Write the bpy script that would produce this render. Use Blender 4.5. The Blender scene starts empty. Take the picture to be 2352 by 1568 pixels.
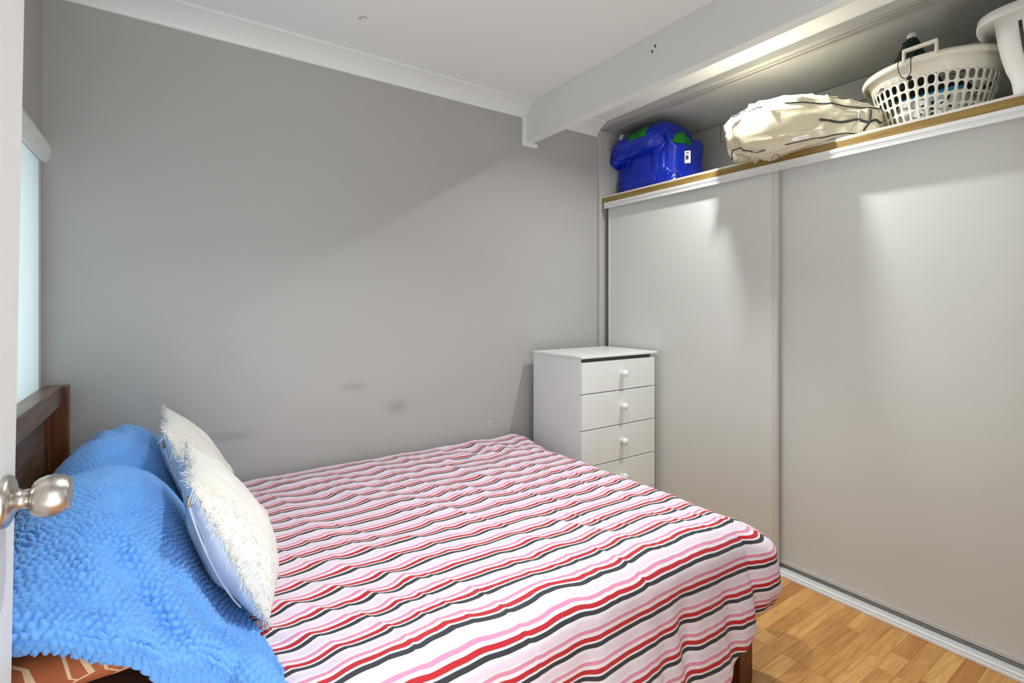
import bpy, bmesh, math, random
import numpy as np
from mathutils import Vector, Matrix

random.seed(7)
rng = np.random.default_rng(7)
sc = bpy.context.scene
col = sc.collection
PI = math.pi

# ------------------------------------------------------------------ camera, world, lights, exposure
cam_data = bpy.data.cameras.new('camera')
cam_data.sensor_width = 36.0
cam_data.lens = 36.0 * 1157.0 / 2352.0
cam_data.shift_y = -84.0 / 2352.0
cam_data.clip_start = 0.02
cam = bpy.data.objects.new('camera', cam_data)
cam.location = (0, 0, 1.25)
cam.rotation_euler = (PI / 2, 0, -math.radians(34.3))
col.objects.link(cam)
sc.camera = cam

world = bpy.data.worlds.new('daylight')
sc.world = world
world.use_nodes = True
world.node_tree.nodes['Background'].inputs[0].default_value = (0.93, 0.97, 1.0, 1)
world.node_tree.nodes['Background'].inputs[1].default_value = 0.5

def area(name, loc, rot, size, power, colr, size_y=None, spread=PI, disk=False):
    l = bpy.data.lights.new(name, 'AREA')
    l.energy = power
    l.color = colr
    if disk:
        l.shape = 'DISK'
    elif size_y:
        l.shape = 'RECTANGLE'
        l.size_y = size_y
    l.size = size
    l.spread = spread
    o = bpy.data.objects.new(name, l)
    o.location = loc
    o.rotation_euler = rot
    col.objects.link(o)
    return o

CZ = 2.42                                    # ceiling height
LAMP = ((2.12, 1.30), (0.70, 1.00))          # the two recessed ceiling lights
area('downlight_lamp', (LAMP[0][0], LAMP[0][1], CZ - 0.006), (0, 0, 0), 0.045, 12.5, (0.98, 1.0, 0.99), spread=math.radians(152), disk=True)
area('downlight_lamp', (LAMP[1][0], LAMP[1][1], CZ - 0.006), (0, 0, 0), 0.06, 8.5, (0.97, 1.0, 0.99), spread=math.radians(118), disk=True)
area('front_fill_light', (1.45, -0.06, 1.45), (PI / 2, 0, 0), 0.85, 3, (0.92, 0.99, 1.0), size_y=1.0)  # unseen fill light, added behind the camera for ambience
area('hall_daylight', (0.25, -1.0, 1.2), (PI / 2, 0, 0), 1.4, 17, (0.91, 0.985, 1.0), size_y=2.0)
area('ceiling_fill_light', (0.25, -0.75, 0.12), (math.radians(128), 0, 0), 1.3, 24, (0.93, 0.99, 1.0), size_y=1.0)  # unseen upward fill light, added to brighten the ceiling
area('blind_daylight', (-0.60, 1.79, 1.30), (0, -PI / 2, 0), 0.9, 12, (0.95, 0.99, 1.0), size_y=1.15)

vs = sc.view_settings
vs.view_transform = 'Standard'
vs.look = 'None'
vs.gamma = 1.0
vs.use_curve_mapping = False
vs.exposure = 0.2

# ------------------------------------------------------------------ helpers
def vnoise(P, seed=0):
    P = np.asarray(P, float)
    I = np.floor(P).astype(np.int64)
    F = P - I
    F = F * F * F * (F * (F * 6 - 15) + 10)
    def h(ix, iy, iz):
        n = (ix * 374761393 + iy * 668265263 + iz * 2147483647 + seed * 1274126177) & 0xffffffff
        n = ((n ^ (n >> 13)) * 1274126177) & 0xffffffff
        n = n ^ (n >> 16)
        return (n & 0xffff) / 32767.5 - 1.0
    r = 0
    for dx in (0, 1):
        for dy in (0, 1):
            for dz in (0, 1):
                w = (F[..., 0] if dx else 1 - F[..., 0]) * (F[..., 1] if dy else 1 - F[..., 1]) * (F[..., 2] if dz else 1 - F[..., 2])
                r = r + w * h(I[..., 0] + dx, I[..., 1] + dy, I[..., 2] + dz)
    return r

def sstep(a, b, x):
    t = np.clip((np.asarray(x, float) - a) / (b - a), 0, 1)
    return t * t * (3 - 2 * t)

def link(name, me, mat=None, parent=None, smooth=False):
    o = bpy.data.objects.new(name, me)
    col.objects.link(o)
    if mat is not None:
        me.materials.append(mat)
    if smooth:
        me.polygons.foreach_set('use_smooth', [True] * len(me.polygons))
    if parent is not None:
        o.parent = parent
        M = Matrix.Identity(4)               # meshes are built in world coordinates
        if parent.parent is None and parent.type == 'EMPTY':
            M = Matrix.Translation(parent.location)
        o.matrix_parent_inverse = M.inverted()
    return o

def mesh(name, verts, faces, mat=None, parent=None, smooth=False, uv=None):
    me = bpy.data.meshes.new(name)
    me.from_pydata([tuple(v) for v in verts], [], [tuple(f) for f in faces])
    me.update()
    if uv is not None:
        lay = me.uv_layers.new(name='uv')
        idx = np.empty(len(me.loops), dtype=np.int64)
        me.loops.foreach_get('vertex_index', idx)
        lay.data.foreach_set('uv', np.asarray(uv, float)[idx].ravel())
    return link(name, me, mat, parent, smooth)

def grid_faces(n, m, wrap_m=False, wrap_n=False):
    f = []
    for i in range(n if wrap_n else n - 1):
        i2 = (i + 1) % n
        for j in range(m if wrap_m else m - 1):
            j2 = (j + 1) % m
            f.append((i * m + j, i2 * m + j, i2 * m + j2, i * m + j2))
    return f

def grid(name, V, mat, parent=None, uv=None, wrap_m=False, wrap_n=False, smooth=True):
    n, m = V.shape[:2]
    return mesh(name, V.reshape(-1, 3), grid_faces(n, m, wrap_m, wrap_n), mat, parent, smooth, None if uv is None else uv.reshape(-1, 2))

def bm_box(bm, x0, x1, y0, y1, z0, z1, bevel=0.0, seg=2):
    r = bmesh.ops.create_cube(bm, size=1.0)
    vsx = r['verts']
    for v in vsx:
        v.co = Vector((x0 + (v.co.x + .5) * (x1 - x0), y0 + (v.co.y + .5) * (y1 - y0), z0 + (v.co.z + .5) * (z1 - z0)))
    if bevel > 0:
        es = list({e for v in vsx for e in v.link_edges})
        bmesh.ops.bevel(bm, geom=es, offset=bevel, segments=seg, affect='EDGES', profile=0.5)

def from_bm(name, bm, mat, parent=None, smooth=False):
    me = bpy.data.meshes.new(name)
    bmesh.ops.recalc_face_normals(bm, faces=bm.faces)
    bm.to_mesh(me)
    bm.free()
    return link(name, me, mat, parent, smooth)

def box(name, x0, x1, y0, y1, z0, z1, mat, parent=None, bevel=0.002):
    bm = bmesh.new()
    bm_box(bm, x0, x1, y0, y1, z0, z1, bevel)
    return from_bm(name, bm, mat, parent)

def boxes(name, lst, mat, parent=None, bevel=0.0):
    bm = bmesh.new()
    for b in lst:
        bm_box(bm, *b, bevel)
    return from_bm(name, bm, mat, parent)

def prism(name, prof, axis, a0, a1, mat, parent=None, smooth=False):
    """extrude a closed 2-D profile along an axis ('x': profile is (y,z); 'y': profile is (x,z))"""
    n = len(prof)
    V = []
    for a in (a0, a1):
        for p in prof:
            V.append((a, p[0], p[1]) if axis == 'x' else (p[0], a, p[1]))
    F = [(i, (i + 1) % n, n + (i + 1) % n, n + i) for i in range(n)]
    F += [tuple(range(n - 1, -1, -1)), tuple(range(n, 2 * n))]
    bm = bmesh.new()
    vv = [bm.verts.new(v) for v in V]
    for f in F:
        bm.faces.new([vv[i] for i in f])
    return from_bm(name, bm, mat, parent, smooth)

def tube_arrays(pts, r, n=8, closed=False):
    P = np.asarray(pts, float)
    N = len(P)
    r = np.broadcast_to(np.asarray(r, float), (N,))
    T = np.gradient(P, axis=0)
    T /= np.linalg.norm(T, axis=1)[:, None] + 1e-12
    up = np.array([0, 0, 1.0]) if abs(T[0][2]) < 0.9 else np.array([1.0, 0, 0])
    A = np.cross(up, T[0]); A /= np.linalg.norm(A)
    V = np.zeros((N, n, 3))
    th = np.linspace(0, 2 * PI, n, endpoint=False)
    for i in range(N):
        A = A - T[i] * np.dot(A, T[i]); A /= np.linalg.norm(A) + 1e-12
        B = np.cross(T[i], A)
        V[i] = P[i] + r[i] * (np.cos(th)[:, None] * A + np.sin(th)[:, None] * B)
    F = grid_faces(N, n, wrap_m=True, wrap_n=closed)
    if not closed:
        F += [tuple(range(n - 1, -1, -1)), tuple((N - 1) * n + k for k in range(n))]
    return V.reshape(-1, 3), F

def tube(name, pts, r, mat, parent=None, n=8, closed=False):
    V, F = tube_arrays(pts, r, n, closed)
    return mesh(name, V, F, mat, parent, True)

def lathe(name, prof, origin, axis, mat, parent=None, n=32, smooth=True):
    """prof: (distance along axis, radius)"""
    ax = Vector(axis).normalized()
    u = ax.orthogonal().normalized()
    w = ax.cross(u)
    V = []
    for d, r in prof:
        for k in range(n):
            a = 2 * PI * k / n
            V.append(Vector(origin) + ax * d + (u * math.cos(a) + w * math.sin(a)) * max(r, 1e-5))
    F = grid_faces(len(prof), n, wrap_m=True)
    return mesh(name, V, F, mat, parent, smooth)

def sp(c, e):
    return np.sign(c) * np.abs(c) ** e

def superell(c, h, e1=0.5, e2=0.5, n=48, m=72):
    th = np.linspace(-PI / 2, PI / 2, n)[:, None]
    ph = np.linspace(0, 2 * PI, m, endpoint=False)[None, :]
    x = sp(np.cos(th), e1) * sp(np.cos(ph), e2)
    y = sp(np.cos(th), e1) * sp(np.sin(ph), e2)
    z = sp(np.sin(th), e1) * np.ones_like(ph)
    V = np.stack([x, y, z], -1)
    return np.asarray(c) + V * np.asarray(h), V

def thing(name, label, cat, loc, group=None, kind=None):
    o = bpy.data.objects.new(name, None)
    o.location = loc
    o.empty_display_size = 0.1
    col.objects.link(o)
    if label: o['label'] = label
    if cat: o['category'] = cat
    if group: o['group'] = group
    if kind: o['kind'] = kind
    return o

def tag(o, label, cat, group=None):
    o['label'] = label; o['category'] = cat
    if group: o['group'] = group
    return o

def struct(o):
    o['kind'] = 'structure'
    return o

# ------------------------------------------------------------------ materials
def nodes_of(name):
    m = bpy.data.materials.new(name)
    m.use_nodes = True
    nt = m.node_tree
    return m, nt, nt.nodes['Principled BSDF']

def N(nt, t, **kw):
    n = nt.nodes.new(t)
    for k, v in kw.items():
        setattr(n, k, v)
    return n

def L(nt, a, b):
    nt.links.new(a, b)

def srgb(r, g, b):
    f = lambda c: (c / 255 / 12.92) if c / 255 <= 0.04045 else ((c / 255 + 0.055) / 1.055) ** 2.4
    return (f(r), f(g), f(b), 1)

def plain(name, c, rough=0.6, var=0.06, scale=6.0, bump=0.0, bscale=120.0, metal=0.0, spec=0.5, coat=0.0, stretch=None):
    m, nt, b = nodes_of(name)
    tc = N(nt, 'ShaderNodeTexCoord')
    mp = N(nt, 'ShaderNodeMapping')
    L(nt, tc.outputs['Object'], mp.inputs[0])
    if stretch:
        mp.inputs['Scale'].default_value = stretch
    no = N(nt, 'ShaderNodeTexNoise')
    no.inputs['Scale'].default_value = scale
    no.inputs['Detail'].default_value = 4
    L(nt, mp.outputs[0], no.inputs['Vector'])
    mx = N(nt, 'ShaderNodeMix', data_type='RGBA')
    k0, k1 = 1 - var, 1 + var
    mx.inputs[6].default_value = (c[0] * k0, c[1] * k0, c[2] * k0, 1)
    mx.inputs[7].default_value = (min(c[0] * k1, 1), min(c[1] * k1, 1), min(c[2] * k1, 1), 1)
    L(nt, no.outputs['Fac'], mx.inputs[0])
    L(nt, mx.outputs[2], b.inputs['Base Color'])
    b.inputs['Roughness'].default_value = rough
    b.inputs['Metallic'].default_value = metal
    b.inputs['Specular IOR Level'].default_value = spec
    b.inputs['Coat Weight'].default_value = coat
    b.inputs['Coat Roughness'].default_value = 0.08
    if bump > 0:
        n2 = N(nt, 'ShaderNodeTexNoise')
        n2.inputs['Scale'].default_value = bscale
        n2.inputs['Detail'].default_value = 3
        L(nt, mp.outputs[0], n2.inputs['Vector'])
        bp = N(nt, 'ShaderNodeBump')
        bp.inputs['Strength'].default_value = bump
        bp.inputs['Distance'].default_value = 0.002
        L(nt, n2.outputs['Fac'], bp.inputs['Height'])
        L(nt, bp.outputs[0], b.inputs['Normal'])
    return m

def wood(name, c_dark, c_light, stretch=(1, 12, 12), scale=5, rough=0.45, rand=0.0, tone=None):
    m, nt, b = nodes_of(name)
    tc = N(nt, 'ShaderNodeTexCoord')
    mp = N(nt, 'ShaderNodeMapping')
    mp.inputs['Scale'].default_value = stretch
    oi = N(nt, 'ShaderNodeObjectInfo')
    vm = N(nt, 'ShaderNodeVectorMath', operation='MULTIPLY_ADD')
    L(nt, oi.outputs['Random'], vm.inputs[0])
    vm.inputs[1].default_value = (37.0, 91.0, 53.0)
    L(nt, tc.outputs['Object'], vm.inputs[2])
    L(nt, vm.outputs[0], mp.inputs[0])
    no = N(nt, 'ShaderNodeTexNoise')
    no.inputs['Scale'].default_value = scale
    no.inputs['Detail'].default_value = 6
    no.inputs['Distortion'].default_value = 0.6
    L(nt, mp.outputs[0], no.inputs['Vector'])
    rp = N(nt, 'ShaderNodeValToRGB')
    rp.color_ramp.elements[0].position = 0.3
    rp.color_ramp.elements[0].color = c_dark
    rp.color_ramp.elements[1].position = 0.72
    rp.color_ramp.elements[1].color = c_light
    L(nt, no.outputs['Fac'], rp.inputs[0])
    out = rp.outputs[0]
    if tone:
        tr = N(nt, 'ShaderNodeValToRGB')
        el = tr.color_ramp.elements
        el[0].position, el[0].color = 0.0, tone[0]
        el[1].position, el[1].color = 1.0, tone[-1]
        for i, t in enumerate(tone[1:-1]):
            e = el.new((i + 1) / (len(tone) - 1)); e.color = t
        L(nt, oi.outputs['Random'], tr.inputs[0])
        mm = N(nt, 'ShaderNodeMix', data_type='RGBA', blend_type='MULTIPLY')
        mm.inputs[0].default_value = 1.0
        L(nt, out, mm.inputs[6]); L(nt, tr.outputs[0], mm.inputs[7])
        out = mm.outputs[2]
    L(nt, out, b.inputs['Base Color'])
    b.inputs['Roughness'].default_value = rough
    bp = N(nt, 'ShaderNodeBump')
    bp.inputs['Strength'].default_value = 0.12
    bp.inputs['Distance'].default_value = 0.001
    L(nt, no.outputs['Fac'], bp.inputs['Height'])
    L(nt, bp.outputs[0], b.inputs['Normal'])
    return m

M = {}
M['wall'] = plain('grey_wall_paint', srgb(177, 175, 172), 0.55, 0.015, 3.0, bump=0.05, bscale=250)
M['white'] = plain('white_ceiling_paint', srgb(241, 243, 241), 0.6, 0.012, 2.0, bump=0.05, bscale=200)
M['trim'] = plain('white_gloss_trim', srgb(234, 236, 233), 0.4, 0.02, 6.0)
M['jamb'] = plain('grey_jamb_paint', srgb(190, 187, 182), 0.5, 0.03, 6.0)
M['door'] = plain('white_door_paint', srgb(232, 231, 229), 0.4, 0.015, 4.0, bump=0.04, bscale=80)
M['panel'] = plain('off_white_laminate', srgb(220, 222, 217), 0.42, 0.012, 2.0)
M['stile'] = plain('cream_door_stile', srgb(214, 210, 202), 0.4, 0.02, 8.0)
M['track'] = plain('white_track_enamel', srgb(232, 232, 230), 0.3, 0.02, 10.0)
M['greytrack'] = plain('grey_head_track', srgb(172, 171, 168), 0.35, 0.05, 8.0)
M['dark'] = plain('painted_gap_shade', srgb(45, 43, 40), 0.7, 0.1, 20)
M['lining'] = plain('wardrobe_lining', srgb(196, 196, 193), 0.33, 0.02, 3.0)
M['shelf'] = plain('shelf_board_edge', srgb(225, 220, 208), 0.5, 0.02, 10.0)
M['brassy'] = wood('varnished_timber_edge', srgb(126, 98, 44), srgb(166, 138, 78), stretch=(12, 1, 30), scale=4, rough=0.4)
M['chest'] = plain('white_chest_paint', srgb(229, 232, 229), 0.32, 0.015, 5.0)
M['chestin'] = plain('chest_gap_shade_paint', srgb(95, 93, 90), 0.7, 0.05, 10.0)
M['knobw'] = plain('white_knob_enamel', srgb(240, 239, 236), 0.22, 0.01, 8.0)
M['bedwood'] = wood('dark_stained_pine', srgb(72, 50, 36), srgb(132, 100, 74), stretch=(10, 1.2, 10), scale=4, rough=0.32)
M['bedpost'] = wood('brown_stained_pine', srgb(72, 36, 14), srgb(128, 74, 36), stretch=(14, 14, 1.5), scale=4, rough=0.35)
M['steel'] = plain('brushed_nickel', srgb(196, 190, 182), 0.31, 0.06, 30.0, metal=1.0, stretch=(1, 40, 40))
M['matt'] = plain('mattress_ticking', srgb(225, 222, 216), 0.8, 0.03, 20.0)
M['brownpillow'] = plain('dark_brown_cotton', srgb(70, 40, 28), 0.85, 0.1, 20.0, bump=0.2, bscale=400)
M['satin'] = plain('white_satin_lining', srgb(226, 230, 234), 0.3, 0.02, 8.0)
M['fringe'] = plain('white_cotton_thread', srgb(234, 233, 227), 0.85, 0.04, 60.0)
M['zip'] = plain('bronze_zip', srgb(120, 104, 82), 0.4, 0.1, 60, metal=0.6)
M['bluebag'] = plain('royal_blue_tarpaulin', srgb(2, 44, 190), 0.25, 0.12, 8.0, bump=0.6, bscale=14, spec=0.6)
M['green'] = plain('green_tarpaulin', srgb(20, 132, 36), 0.35, 0.06, 12.0)
M['paper'] = plain('white_paper_tag', srgb(238, 238, 236), 0.6, 0.02, 30.0)
M['ink'] = plain('black_print', srgb(22, 22, 24), 0.6, 0.05, 30.0)
M['cordw'] = plain('white_cord', srgb(235, 235, 235), 0.6, 0.03, 50.0)
M['cordb'] = plain('black_cord', srgb(20, 22, 22), 0.6, 0.05, 50.0)
M['bedding'] = plain('cream_bedding_in_vinyl', srgb(226, 216, 186), 0.32, 0.05, 7.0, bump=0.6, bscale=14, coat=1.0)
M['piping'] = plain('grey_black_piping', srgb(52, 54, 54), 0.35, 0.1, 30.0)
M['vinyl'] = plain('clear_vinyl_strap', srgb(205, 202, 190), 0.15, 0.03, 30.0, coat=1.0)
M['basket'] = plain('cream_polypropylene', srgb(232, 228, 212), 0.38, 0.02, 6.0)
M['tub'] = plain('white_polypropylene', srgb(240, 240, 236), 0.32, 0.012, 6.0)
M['skyblue'] = plain('sky_blue_plastic', srgb(42, 160, 216), 0.4, 0.04, 12.0)
M['blackfab'] = plain('black_fabric', srgb(18, 18, 20), 0.8, 0.1, 30.0)
M['blind'] = plain('pale_blind_fabric', srgb(222, 230, 230), 0.6, 0.01, 4.0, bump=0.05, bscale=300)
_nt = M['blind'].node_tree
_tr = _nt.nodes.new('ShaderNodeBsdfTranslucent'); _tr.inputs[0].default_value = srgb(226, 236, 238)
_mx = _nt.nodes.new('ShaderNodeMixShader'); _mx.inputs[0].default_value = 0.45
_nt.links.new(_nt.nodes['Principled BSDF'].outputs[0], _mx.inputs[1]); _nt.links.new(_tr.outputs[0], _mx.inputs[2])
_nt.links.new(_mx.outputs[0], _nt.nodes['Material Output'].inputs[0])

# walls carry a few scuffs of their own
def scuffed(base, spots, tint, amount):
    m = base.copy()
    nt = m.node_tree
    b = nt.nodes['Principled BSDF']
    src = b.inputs['Base Color'].links[0].from_socket
    geo = N(nt, 'ShaderNodeNewGeometry')
    acc = None
    for (c, s) in spots:
        sub = N(nt, 'ShaderNodeVectorMath', operation='SUBTRACT')
        L(nt, geo.outputs['Position'], sub.inputs[0]); sub.inputs[1].default_value = c
        dv = N(nt, 'ShaderNodeVectorMath', operation='DIVIDE')
        L(nt, sub.outputs[0], dv.inputs[0]); dv.inputs[1].default_value = s
        ln = N(nt, 'ShaderNodeVectorMath', operation='LENGTH')
        L(nt, dv.outputs[0], ln.inputs[0])
        mr = N(nt, 'ShaderNodeMapRange', interpolation_type='SMOOTHSTEP')
        mr.inputs['From Min'].default_value = 1.0; mr.inputs['From Max'].default_value = 0.0
        mr.inputs['To Min'].default_value = 0.0; mr.inputs['To Max'].default_value = 1.0
        L(nt, ln.outputs['Value'], mr.inputs['Value'])
        if acc is None:
            acc = mr.outputs[0]
        else:
            mxm = N(nt, 'ShaderNodeMath', operation='MAXIMUM')
            L(nt, acc, mxm.inputs[0]); L(nt, mr.outputs[0], mxm.inputs[1]); acc = mxm.outputs[0]
    no = N(nt, 'ShaderNodeTexNoise'); no.inputs['Scale'].default_value = 14
    L(nt, geo.outputs['Position'], no.inputs['Vector'])
    mu = N(nt, 'ShaderNodeMath', operation='MULTIPLY'); L(nt, acc, mu.inputs[0]); L(nt, no.outputs['Fac'], mu.inputs[1])
    mu2 = N(nt, 'ShaderNodeMath', operation='MULTIPLY'); L(nt, mu.outputs[0], mu2.inputs[0]); mu2.inputs[1].default_value = amount
    mx = N(nt, 'ShaderNodeMix', data_type='RGBA')
    L(nt, mu2.outputs[0], mx.inputs[0]); L(nt, src, mx.inputs[6]); mx.inputs[7].default_value = tint
    L(nt, mx.outputs[2], b.inputs['Base Color'])
    return m

# ------------------------------------------------------------------ room shell
XL, XR, XB = -0.368, 2.356, 2.956            # left wall, wardrobe front, wardrobe back
YB = 2.406                                    # far wall
M['wallscuff'] = scuffed(M['wall'], [((0.20, YB, 0.70), (0.16, 1, 0.035)), ((0.73, YB, 0.86), (0.10, 1, 0.03)),
                                     ((0.95, YB, 0.74), (0.10, 1, 0.06))], srgb(108, 100, 92), 0.55)
M['wallscuff'] = scuffed(M['wallscuff'], [((1.490, YB, 0.595), (0.007, 1, 0.013)), ((1.483, YB, 0.575), (0.004, 1, 0.004))], srgb(236, 236, 232), 2.0)
struct(box('wall_back', XL - 0.1, XB + 0.1, YB, YB + 0.1, -0.05, CZ + 0.05, M['wallscuff'], bevel=0))
struct(box('wall_right', XB, XB + 0.1, -0.1, YB, -0.05, CZ + 0.05, M['lining'], bevel=0))
# left wall, with an opening for the window behind the bedhead
WY0, WY1, WZ0, WZ1 = 1.20, 2.372, 0.85, 1.755
struct(boxes('wall_left', [(XL - 0.1, XL, 0.0, WY0, -0.05, CZ + 0.05), (XL - 0.1, XL, WY1, YB, -0.05, CZ + 0.05),
                           (XL - 0.1, XL, WY0, WY1, WZ1, CZ + 0.05), (XL - 0.1, XL, WY0, WY1, -0.05, WZ0)], M['wall']))
# front wall: the doorway the camera stands in, and an added opening for unseen fill light right of it
struct(boxes('wall_front', [(XL - 0.1, -0.175, 0.0, 0.1, -0.05, CZ + 0.05), (0.66, 1.0, 0.0, 0.1, -0.05, CZ + 0.05),
                            (1.9, XB + 0.1, 0.0, 0.1, -0.05, CZ + 0.05), (1.0, 1.9, 0.0, 0.1, -0.05, 0.92),
                            (1.0, 1.9, 0.0, 0.1, 1.98, CZ + 0.05), (-0.175, 0.66, 0.0, 0.1, 2.06, CZ + 0.05)], M['wall']))
M['ceil'] = scuffed(M['white'], [((0.648, 2.048, CZ), (0.012, 0.026, 1)), ((0.660, 2.030, CZ), (0.018, 0.012, 1))], srgb(150, 145, 135), 1.6)
struct(box('ceiling', XL - 0.1, XB + 0.1, 0.0, YB + 0.1, CZ, CZ + 0.05, M['ceil'], bevel=0))

# cove cornice along the far wall (a concave profile), either side of the beam
def cove(name, x0, x1):
    prof = [(YB, CZ), (YB - 0.088, CZ), (YB - 0.088, CZ - 0.006)]
    for k in range(9):
        a = PI / 2 * k / 8
        prof.append((YB - 0.006 - 0.080 * (0.5 * (1 - math.sin(a)) + 0.5 * (1 - k / 8)), CZ - 0.008 - 0.062 * (0.5 * (1 - math.cos(a)) + 0.5 * k / 8)))
    prof += [(YB - 0.006, CZ - 0.075), (YB, CZ - 0.075)]
    return struct(prism(name, prof, 'x', x0, x1, M['trim']))
BX0, BX1, BZ = 1.735, 1.787, 2.205
cove('trim_1', XL, BX0)
cove('trim_2', BX1, 2.31)
M['beam'] = scuffed(M['trim'], [((BX0, 1.447, 2.366), (0.003, 0.008, 0.008)), ((BX0, 1.463, 2.349), (0.003, 0.007, 0.009))], srgb(30, 28, 26), 6.0)
beam = struct(box('beam', BX0, BX1, 0.1, YB, BZ, CZ, M['beam'], bevel=0.002))
# flat bead that wraps the beam where it meets the wall
struct(boxes('trim_3', [(BX0 - 0.028, BX0, YB - 0.016, YB, BZ, CZ - 0.073),
                        (BX0 - 0.028, BX1 + 0.028, YB - 0.016, YB, BZ - 0.024, BZ)], M['trim'], bevel=0.001))
# window on the left wall: pale blind in a recess, moulded head
win = struct(thing('window_1', None, None, (XL, 1.8, 1.75)))
box('roller_blind', XL - 0.012, XL - 0.004, WY0, WY1 - 0.004, WZ0, WZ1 - 0.002, M['blind'], win, bevel=0.0015)
prism('head_moulding', [(XL, 1.752), (XL + 0.008, 1.752), (XL + 0.020, 1.770), (XL + 0.024, 1.80), (XL + 0.018, 1.822), (XL + 0.004, 1.838), (XL, 1.838)],
      'y', 1.15, YB, M['trim'], win)
boxes('gap_shade_strip', [(XL - 0.003, XL + 0.002, WY1 - 0.004, WY1 + 0.006, WZ0, 1.752)], M['greytrack'], win)  # grey strip painted in for the shadow gap beside the blind
fill_open = struct(thing('fill_opening', None, None, (1.45, 0.05, 0.92)))  # added opening that carries the fill light, out of view
boxes('fill_opening_frame', [(1.0, 1.04, 0.02, 0.08, 0.92, 1.98), (1.86, 1.9, 0.02, 0.08, 0.92, 1.98), (1.04, 1.86, 0.02, 0.08, 0.92, 0.96),
                       (1.04, 1.86, 0.02, 0.08, 1.94, 1.98), (1.435, 1.465, 0.02, 0.08, 0.96, 1.94)], M['trim'], fill_open, 0.003)
for k, x in enumerate((XL,)):
    struct(box('baseboard_left', x, x + 0.012, 1.0, YB, 0, 0.09, M['trim']))
struct(box('baseboard_back', XL, 2.32, YB - 0.012, YB, 0, 0.09, M['trim']))

# ------------------------------------------------------------------ floor: parquet fingers where they can be told apart
M['parquet'] = wood('honey_parquet', srgb(196, 144, 84), srgb(230, 184, 122), stretch=(2.2, 26, 26), scale=3.0, rough=0.33,
                    tone=(srgb(198, 168, 132), srgb(238, 226, 204), srgb(255, 252, 238), srgb(220, 196, 162), srgb(255, 255, 248), srgb(206, 172, 130), srgb(250, 240, 222)))
floor = struct(thing('floor', None, None, (1, 1, 0)))
slab = box('floor_slab', XL - 0.1, XB + 0.1, -1.6, YB + 0.1, -0.06, -0.0045, M['parquet'], floor, bevel=0)
W_ST = 0.0545
strip_meshes = {}
def strip_mesh(Lg):
    key = round(Lg, 3)
    if key not in strip_meshes:
        bm = bmesh.new()
        bm_box(bm, -Lg / 2 + 0.0002, Lg / 2 - 0.0002, -W_ST / 2 + 0.0002, W_ST / 2 - 0.0002, -0.008, 0.0, 0.0006, 1)
        me = bpy.data.meshes.new('parquet_strip')
        bm.to_mesh(me); bm.free()
        me.materials.append(M['parquet'])
        strip_meshes[key] = me
    return strip_meshes[key]
row = 0
y = 0.13
while y < 1.45:
    for xa in (1.34, 1.82):
        xe = xa + (0.48 if xa < 1.5 else 0.512)
        splits = random.choice([(0.25, 0.75), (0.5, 0.5), (0.3, 0.4, 0.3), (0.2, 0.35, 0.45), (0.6, 0.4), (0.15, 0.5, 0.35), (1.0,), (0.4, 0.25, 0.35)])
        x = xa
        for f in splits:
            Lg = (xe - xa) * f
            o = bpy.data.objects.new('parquet_strip', strip_mesh(Lg))
            o.location = (x + Lg / 2, y + W_ST / 2, random.uniform(-0.0005, 0.0))
            col.objects.link(o)
            o.parent = floor
            o.matrix_parent_inverse = Matrix.Translation((-1, -1, 0))
            x += Lg
    y += W_ST
    row += 1

# ------------------------------------------------------------------ the open door at the left
door = struct(thing('door_1', None, None, (-0.175, 0.11, 0)))
TILT = 0.014
def tilt(o):
    for v in o.data.vertices:
        v.co.x += (v.co.z - 1.25) * TILT
slabd = box('door_leaf', -0.210, -0.172, 0.11, 0.966, 0.012, 2.05, M['door'], door, bevel=0.002)
tilt(slabd)
KX, KY, KZ = -0.176, 0.903, 0.997
knob = lathe('door_knob', [(0.0, 0.033), (0.004, 0.0335), (0.008, 0.031), (0.011, 0.024), (0.0125, 0.016), (0.018, 0.0125), (0.026, 0.0125),
                           (0.0275, 0.017), (0.029, 0.0205), (0.034, 0.0245), (0.041, 0.0272), (0.049, 0.0278), (0.057, 0.0262), (0.063, 0.0235),
                           (0.0655, 0.0218), (0.0668, 0.0205), (0.0665, 0.0185), (0.0655, 0.016), (0.0655, 0.0)], (KX, KY, KZ), (1, 0, -0.04), M['steel'], door, n=40)
knob['label'] = 'brushed nickel door knob'

# ------------------------------------------------------------------ sliding wardrobe
ward = thing('sliding_wardrobe', 'built-in wardrobe with two off-white sliding doors and an open top shelf', 'wardrobe', (XR, 1.25, 0))
def sliding_door(x, y0, y1, stile_lo=True, stile_hi=True):
    d = box('sliding_door', x + 0.004, x + 0.022, y0, y1, 0.03, 1.895, M['panel'], ward, bevel=0.001)
    for on, ya, yb in ((stile_lo, y0 - 0.001, y0 + 0.020), (stile_hi, y1 - 0.012, y1 + 0.001)):
        if on:
            box('stile', x, x + 0.026, ya, yb, 0.028, 1.896, M['stile'], d, bevel=0.002)
    boxes('bottom_rail', [(x + 0.001, x + 0.004, y0 + 0.02, y1 - 0.012, 0.03, 0.046)], M['stile'], d, bevel=0.0006)
    return d
sliding_door(2.352, 1.250, 2.343)
sliding_door(2.392, 0.12, 1.285, stile_hi=False)
box('bottom_track', 2.328, 2.425, 0.1, YB - 0.02, 0.0, 0.006, M['track'], ward, bevel=0.001)
for xr in (2.331, 2.346, 2.378, 2.388, 2.420):
    box('track_rib', xr - 0.002, xr + 0.002, 0.1, YB - 0.02, 0.005, 0.015 if xr > 2.34 else 0.010, M['track'], ward, bevel=0.001)
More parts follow.
